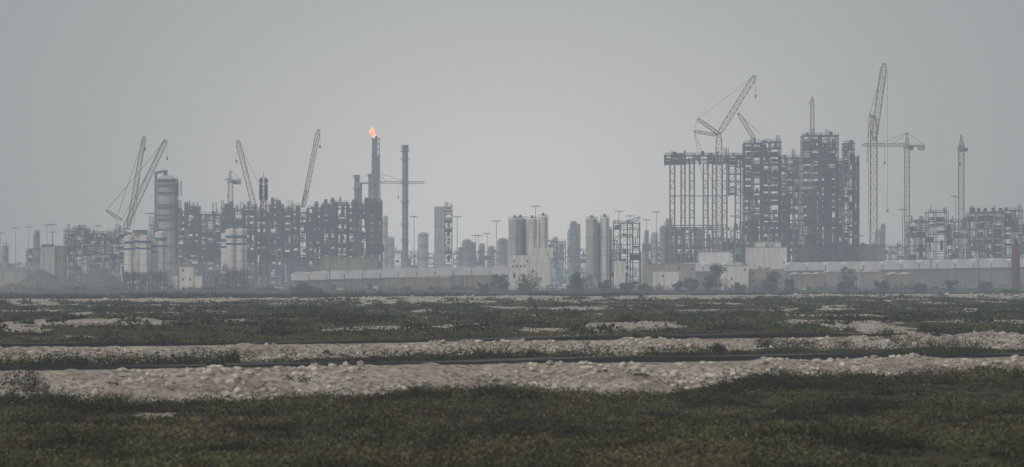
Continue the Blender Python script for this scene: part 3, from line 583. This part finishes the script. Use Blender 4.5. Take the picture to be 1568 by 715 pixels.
# ------------------------------------------------ RIGHT plant
mb=MB(); d=2600; zt=PZ(250,d); mb.use(STEEL)
cols=[1026,1033,1043,1049,1056,1063,1077,1084,1091,1097,1106,1113,1126,1134]
for j,yo in enumerate((0,14)):
    for px in cols: mb.use(TAN if (cols.index(px)+j)%3==0 else STEEL2); x=PX(px,d)*(1 if j==0 else 1.0055); mb.beam((x,d+yo,0),(x,d+yo,zt),.95)
mb.use(STEEL)
for a,b2 in((1026,1033),(1043,1049),(1056,1063),(1077,1084),(1091,1097),(1106,1113),(1126,1134)):
    z=4;k=0
    while z<zt-2:
        mb.beam((PX(a,d),d,z),(PX(b2,d),d,z),.45)
        if k%2: mb.beam((PX(a,d),d,z),(PX(b2,d),d,z+4.5),.3)
        mb.beam((PX(a,d),d,z+.2),(PX(a,d)*1.0055,d+14,z+.2),.3); z+=4.5;k+=1
for py in(300,345): mb.beam((PX(1026,d),d,PZ(py,d)),(PX(1113,d),d,PZ(py,d)),.5)
frame(mb,PX(1019,d),PX(1139,d),d-1,d+18,PZ(252,d),PZ(238,d),4.2,2.7,.7,.45,.6)
frame(mb,PX(1022,d),PX(1138,d),d+1,d+14,0,PZ(352,d),6,5,.8,.4,.35)
frame(mb,PX(1117,d),PX(1141,d),d+2,d+14,PZ(300,d),PZ(254,d),4,4.5,.6,.34,.3); mb.done('pipe_rack_tower')
mb=MB(); d=2700
frame(mb,PX(1141,d),PX(1168,d),d,d+28,0,PZ(219,d),4.6,4.4,.85,.40,.5); frame(mb,PX(1168.5,d),PX(1196,d),d,d+28,0,PZ(217,d),4.6,4.4,.85,.40,.5)
frame(mb,PX(1196.5,d),PX(1226,d),d,d+26,0,PZ(241,d),4.6,4.4,.8,.40,.45)
mb.use(STEEL); mb.mast(PX(1153,d),d+4,PZ(219,d),PZ(211,d),2.4,.3); mb.mast(PX(1192,d),d+4,PZ(217,d),PZ(207,d),2,.3)
mb.use(RUST); mb.beam((PX(1168,d),d-1.5,2),(PX(1168,d),d-1.5,PZ(222,d)),1.2,8); mb.use(STEEL2); mb.cyl(PX(1205,d),d+8,10,PZ(300,d),2.6); mb.cyl(PX(1155,d),d+8,10,PZ(330,d),2.8); mb.done('gasifier_tower')
mb=MB(); d=2660
frame(mb,PX(1231,d),PX(1258,d),d,d+28,0,PZ(207,d),4.5,4.4,.85,.40,.55); frame(mb,PX(1258.5,d),PX(1284,d),d,d+28,0,PZ(207,d),4.5,4.4,.85,.40,.55)
frame(mb,PX(1284.5,d),PX(1293,d),d,d+24,0,PZ(247,d),4,4.6,.8,.4,.4); frame(mb,PX(1293.5,d),PX(1309,d),d+2,d+20,0,PZ(219,d),4,4.6,.8,.4,.4); frame(mb,PX(1309.5,d),PX(1316,d),d+2,d+20,0,PZ(240,d),2.6,4.6,.7,.35,.3)
mb.use(STEEL2); mb.cyl(PX(1245,d),d+10,8,PZ(290,d),3.2); mb.cyl(PX(1270,d),d+12,8,PZ(260,d),2.6)
mb.done('gasifier_tower')
mb=MB(); d=2700
frame(mb,PX(1392,d),PX(1422,d),d,d+20,0,PZ(340,d),5,4.6,.8,.42,.4); frame(mb,PX(1422,d),PX(1452,d),d,d+22,0,PZ(325,d),5,5,.5,.42,.15); frame(mb,PX(1452,d),PX(1485,d),d,d+20,0,PZ(339,d),5,4.6,.8,.42,.45)
mb.done('process_module')
mb=MB(); d=2660
frame(mb,PX(1486,d),PX(1540,d),d,d+24,0,PZ(327,d),5,4.6,.85,.42,.6); frame(mb,PX(1540,d),PX(1566,d),d,d+24,0,PZ(322,d),5,4.6,.85,.42,.7); frame(mb,PX(1566,d),PX(1640,d),d,d+24,0,PZ(350,d),5,4.6,.8,.45,.5)
mb.use(RUST)
for px in(1492,1500,1510,1522,1533): mb.cyl(PX(px,d),d+5,PZ(327,d),PZ(318,d),1.1,n=8)
mb.box(PX(1488,d),PX(1538,d),d-1,d+2,PZ(328,d),PZ(324,d)); mb.done('process_module')
crawler(2540,1100,[(1100,400,1101,205,3.4),(1101,205,1156,116,3.),(1101,205,1068,182,1.8),(1098,207,1063,201,1.6)],[(1068,182,1156,116),(1063,201,1068,182),(1063,201,1096,395),(1063,201,1098,300)],hook=(1157,116,145),t=.38)
crawler(2760,1160,[(1156,214,1130,173,2.2)],[(1130,173,1165,205)])
mb=MB(); d=2660; x=PX(1245.5,d); mb.use(CRANE); mb.mast(x,d+10,PZ(206,d)+.2,PZ(152,d),2.6,.35,1.8); mb.mast(x,d+10,PZ(152,d),PZ(147,d),1.4,.3,.3); mb.beam((x,d+10,PZ(152,d)),(x-3,d+10,PZ(160,d)),.3); mb.done('climbing_crane')
crawler(2500,1338,[(1338,400,1338,178,3.8),(1338,215,1354,97,3.4),(1338,180,1331,176,1.6)],[(1332,175,1354,97),(1329,180,1331,385),(1332,176,1327,250)],hook=(1359,105,320),t=.4)
tower(1389,203,224,1320,1416,2500,2.8)
tower(1472,206,226,1468,1477,2550,3.2)
mb=MB(); d=2000; x=PX(1555,d); mb.use(WOOD); mb.cyl(x,d,0,PZ(395,d),1.9,2.0,10); mb.cyl(x,d,PZ(395,d),PZ(367,d),2.0,.9,10); mb.cyl(x,d,PZ(367,d),PZ(364,d),.9,.4,10); mb.done('chimney')
for px,top,d in((44,347,2900),(72,344,2850),(80,343,2870),(81,355,2800),(10,372,3000),(228,326,2500),(236,326,2500),(634,331,2700),(700,331,2700),(728,360,3100),(733,360,3150),(746,357,3000),(760,338,2600),(820,315,2500),(948,323,2700),(965,330,2800),(990,336,2800),(1005,324,2700),(1125,330,2400),(1463,300,2500),(1425,345,2300),(1498,350,2300),(1382,320,2500),(24,348,3000),(1316,360,2500),(505,368,2330),(150,345,2700),(1,356,2900),(444,340,2440),(470,370,2440)): lamp(px,top,d)
mb=MB(); d=1900; x=-330
while x<330:
    mb.use(FENCE); mb.beam((x,d,0),(x,d,3.6),.2)
    mb.beam((x,d,3.6),(x,d-.5,4.2),.14)
    for z in(.4,1.1,1.8,2.5,3.2,4.): mb.beam((x,d-(.35 if z>3.6 else 0),z),(x+3.3,d-(.35 if z>3.6 else 0),z),.09)
    for q in range(1,8): mb.beam((x+q*.41,d,.2),(x+q*.41,d,3.4),.07)
    x+=3.3
mb.done('perimeter_fence')
mb=MB(); d=1985; x=-340; mb.use(GRAVEL)
while x<340: mb.box(x,x+5.9,d,d+.3,0,2.2); mb.box(x+5.9,x+6.3,d-.15,d+.45,0,2.5); x+=6.3
mb.done('boundary_wall')
mb=MB(); d=1890; mb.use(BLUE); x=PX(845,d); mb.box(x-2.4,x+2.4,d,d+.2,2.9,4.7); mb.use(WHITE)
for i in range(5): mb.box(x-1.9+i*.8,x-1.5+i*.8,d-.04,d-.01,3.4,4.2)
mb.use(STEEL2); mb.beam((x-2.,d+.3,0),(x-2.,d+.3,4.6),.25); mb.beam((x+2.,d+.3,0),(x+2.,d+.3,4.6),.25); mb.done('sign_board')
def car(px,d,m):
    mb=MB(); x=PX(px,d); mb.use(m); sec=[(-2.3,.45,.85),(-2.25,.4,.95),(-1.0,.35,1.05),(1.2,.35,1.0),(2.2,.4,.9),(2.3,.5,.8)]
    pts=[];fs=[]
    for sx,a,b2 in sec:
        for yy,zz in((-.88,a),(-.9,b2),(.9,b2),(.88,a)): pts.append((x+sx,d+yy,zz))
    for i in range(len(sec)-1):
        for k in range(4): fs.append((i*4+k,i*4+(k+1)%4,i*4+4+(k+1)%4,i*4+4+k))
    fs+=[(3,2,1,0),tuple(range(20,24))]; mb.q(pts,fs)
    def cab(m,xa,xb,ta,tb,z0,z1,w0,w1):
        mb.use(m); mb.q([(x+xa,d-w0,z0),(x+xb,d-w0,z0),(x+xb,d+w0,z0),(x+xa,d+w0,z0),(x+ta,d-w1,z1),(x+tb,d-w1,z1),(x+tb,d+w1,z1),(x+ta,d+w1,z1)],[(4,5,6,7),(0,1,5,4),(1,2,6,5),(2,3,7,6),(3,0,4,7)])
    cab(GLASS,-1.9,1.1,-1.6,.4,1.0,1.55,.84,.7); cab(m,-1.62,.42,-1.5,.3,1.551,1.66,.72,.66)
    mb.use(RUBBER)
    for sx in(-1.4,1.4):
        for yy in(-.95,.7): mb.beam((x+sx,d+yy,.34),(x+sx,d+yy+.25,.34),.68,12)
    mb.done('parked_car')
for px,d in((470,1930),(492,1940),(545,1935),(1000,1925),(1022,1930),(1148,1880),(1380,1930),(955,1940),(660,1935),(300,1940)): car(px,d,R.choice((WHITE,EQUIP,DARK)))
def tree(px,d,w,h,n=2600,seed=0,name='tree'):
    g=np.random.default_rng(seed+int(px)); x=PX(px,d); mb=MB(); mb.use(BARK); mb.cyl(x,d,0,h*.35,.35,.22,8)
    cl=[]
    for i in range(13):
        a=g.uniform(0,6.28); r=w*.38*g.uniform(.2,1); z=h*g.uniform(.22,.85); p=(x+r*math.cos(a),d+r*math.sin(a),z); cl.append((p,w*g.uniform(.13,.24))); mb.beam((x,d,h*.2),p,.16,5)
    tr=mb.done(name); c=np.array([q[0] for q in cl]); rr=np.array([q[1] for q in cl]); k=g.integers(0,len(cl),n)
    v=g.normal(0,1,(n,3)); v/=np.linalg.norm(v,axis=1,keepdims=True); P=c[k]+v*(rr[k]*g.uniform(.3,1.1,n)**.6)[:,None]*np.array([1,1,.8]); P[:,2]=np.maximum(P[:,2],.3)
    T=g.normal(0,1,(n,3,3)); T/=np.linalg.norm(T,axis=2,keepdims=True); Vv=(P[:,None]+T*.34).reshape(-1,3)
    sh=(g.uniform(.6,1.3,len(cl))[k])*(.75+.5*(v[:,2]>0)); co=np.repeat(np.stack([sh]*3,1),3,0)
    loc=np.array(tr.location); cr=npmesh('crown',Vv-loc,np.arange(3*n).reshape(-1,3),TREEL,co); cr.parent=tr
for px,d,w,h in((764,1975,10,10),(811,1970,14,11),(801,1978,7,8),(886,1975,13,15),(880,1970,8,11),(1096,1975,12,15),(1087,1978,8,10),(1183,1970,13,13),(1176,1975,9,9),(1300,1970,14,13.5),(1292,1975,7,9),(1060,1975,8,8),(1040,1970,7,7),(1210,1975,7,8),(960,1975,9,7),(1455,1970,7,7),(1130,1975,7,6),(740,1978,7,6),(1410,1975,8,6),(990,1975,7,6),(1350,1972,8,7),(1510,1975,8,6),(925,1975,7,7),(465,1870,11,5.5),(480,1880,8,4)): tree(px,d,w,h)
# ------------------------------------------------ haze (absorbing air layer; its own emission stands in for scattered daylight)
def hazebox(name,x,y0,y1,z1,sig,L):
    mb=MB(); m=bpy.data.materials.new(name); m.use_nodes=True; nt=m.node_tree; nt.nodes.clear(); o=nt.nodes.new('ShaderNodeOutputMaterial')
    a=nt.nodes.new('ShaderNodeVolumeAbsorption'); a.inputs['Color'].default_value=(0,0,0,1); a.inputs['Density'].default_value=sig
    e=nt.nodes.new('ShaderNodeEmission'); e.inputs['Color'].default_value=(*L,1); e.inputs['Strength'].default_value=sig
    s=nt.nodes.new('ShaderNodeAddShader'); nt.links.new(a.outputs[0],s.inputs[0]); nt.links.new(e.outputs[0],s.inputs[1]); nt.links.new(s.outputs[0],o.inputs['Volume'])
    mb.use(m); mb.box(-x,x,y0,y1,-30,z1); return mb.done(name)
hazebox('haze',6000,-1500,5000,330,2.7e-4,(.278,.314,.345))
hazebox('haze',5000,2280,4700,17,2.6e-4,(.315,.342,.366))
# ------------------------------------------------ world
w=bpy.data.worlds.new('World'); scene.world=w; w.use_nodes=True; nt=w.node_tree; nt.nodes.clear(); N=nt.nodes.new; Lk=nt.links.new
out=N('ShaderNodeOutputWorld'); sky=N('ShaderNodeTexSky'); sky.sky_type='NISHITA'; sky.sun_disc=False; sky.sun_elevation=math.radians(50); sky.sun_rotation=math.radians(215); sky.dust_density=6; sky.air_density=1
b1=N('ShaderNodeBackground'); b1.inputs[1].default_value=.05; Lk(sky.outputs[0],b1.inputs[0])
tc=N('ShaderNodeTexCoord'); sx=N('ShaderNodeSeparateXYZ'); Lk(tc.outputs['Generated'],sx.inputs[0])
def M(op,a,b_=None,c=None):
    n=N('ShaderNodeMath'); n.operation=op
    for i,v in enumerate((a,b_,c)):
        if v is None: continue
        if isinstance(v,(int,float)): n.inputs[i].default_value=v
        else: Lk(v,n.inputs[i])
    return n.outputs[0]
az=M('DIVIDE',sx.outputs[0],.105); el=M('DIVIDE',M('SUBTRACT',sx.outputs[2],.018),.062)
r2=M('ADD',M('MULTIPLY',az,az),M('MULTIPLY',el,el)); glow=M('DIVIDE',1.,M('ADD',1.,r2))
fwd=M('GREATER_THAN',sx.outputs[1],0.); glow=M('MULTIPLY',glow,fwd)
zen=M('POWER',M('MAXIMUM',sx.outputs[2],0.),.8)
val=M('ADD',M('ADD',M('MULTIPLY',glow,1.10),.0),M('MULTIPLY',zen,.58))
cc=N('ShaderNodeCombineColor'); Lk(M('MULTIPLY',val,1.07),cc.inputs[0]); Lk(val,cc.inputs[1]); Lk(M('MULTIPLY',val,.90),cc.inputs[2])
b2_=N('ShaderNodeBackground'); Lk(cc.outputs[0],b2_.inputs[0]); b2_.inputs[1].default_value=1.
ad=N('ShaderNodeAddShader'); Lk(b1.outputs[0],ad.inputs[0]); Lk(b2_.outputs[0],ad.inputs[1]); Lk(ad.outputs[0],out.inputs[0])
sl=bpy.data.lights.new('sun','SUN'); sl.energy=1.1; sl.angle=math.radians(12); sl.color=(1,.95,.88); so=bpy.data.objects.new('sun',sl); scene.collection.objects.link(so)
so.rotation_euler=Vector((.50,.40,-.70)).to_track_quat('-Z','Y').to_euler()
# ------------------------------------------------ camera
cd=bpy.data.cameras.new('camera'); cd.sensor_width=36; cd.lens=36/.24; cd.clip_end=40000; cd.clip_start=1; cd.shift_y=(HY-357.5)/1568
cd.dof.use_dof=True; cd.dof.focus_distance=1400; cd.dof.aperture_fstop=1.4
co=bpy.data.objects.new('camera',cd); scene.collection.objects.link(co); co.location=(0,0,CH); co.rotation_euler=(math.pi/2,0,0); scene.camera=co
scene.view_settings.view_transform='Standard'; scene.view_settings.look='None'; scene.view_settings.exposure=0
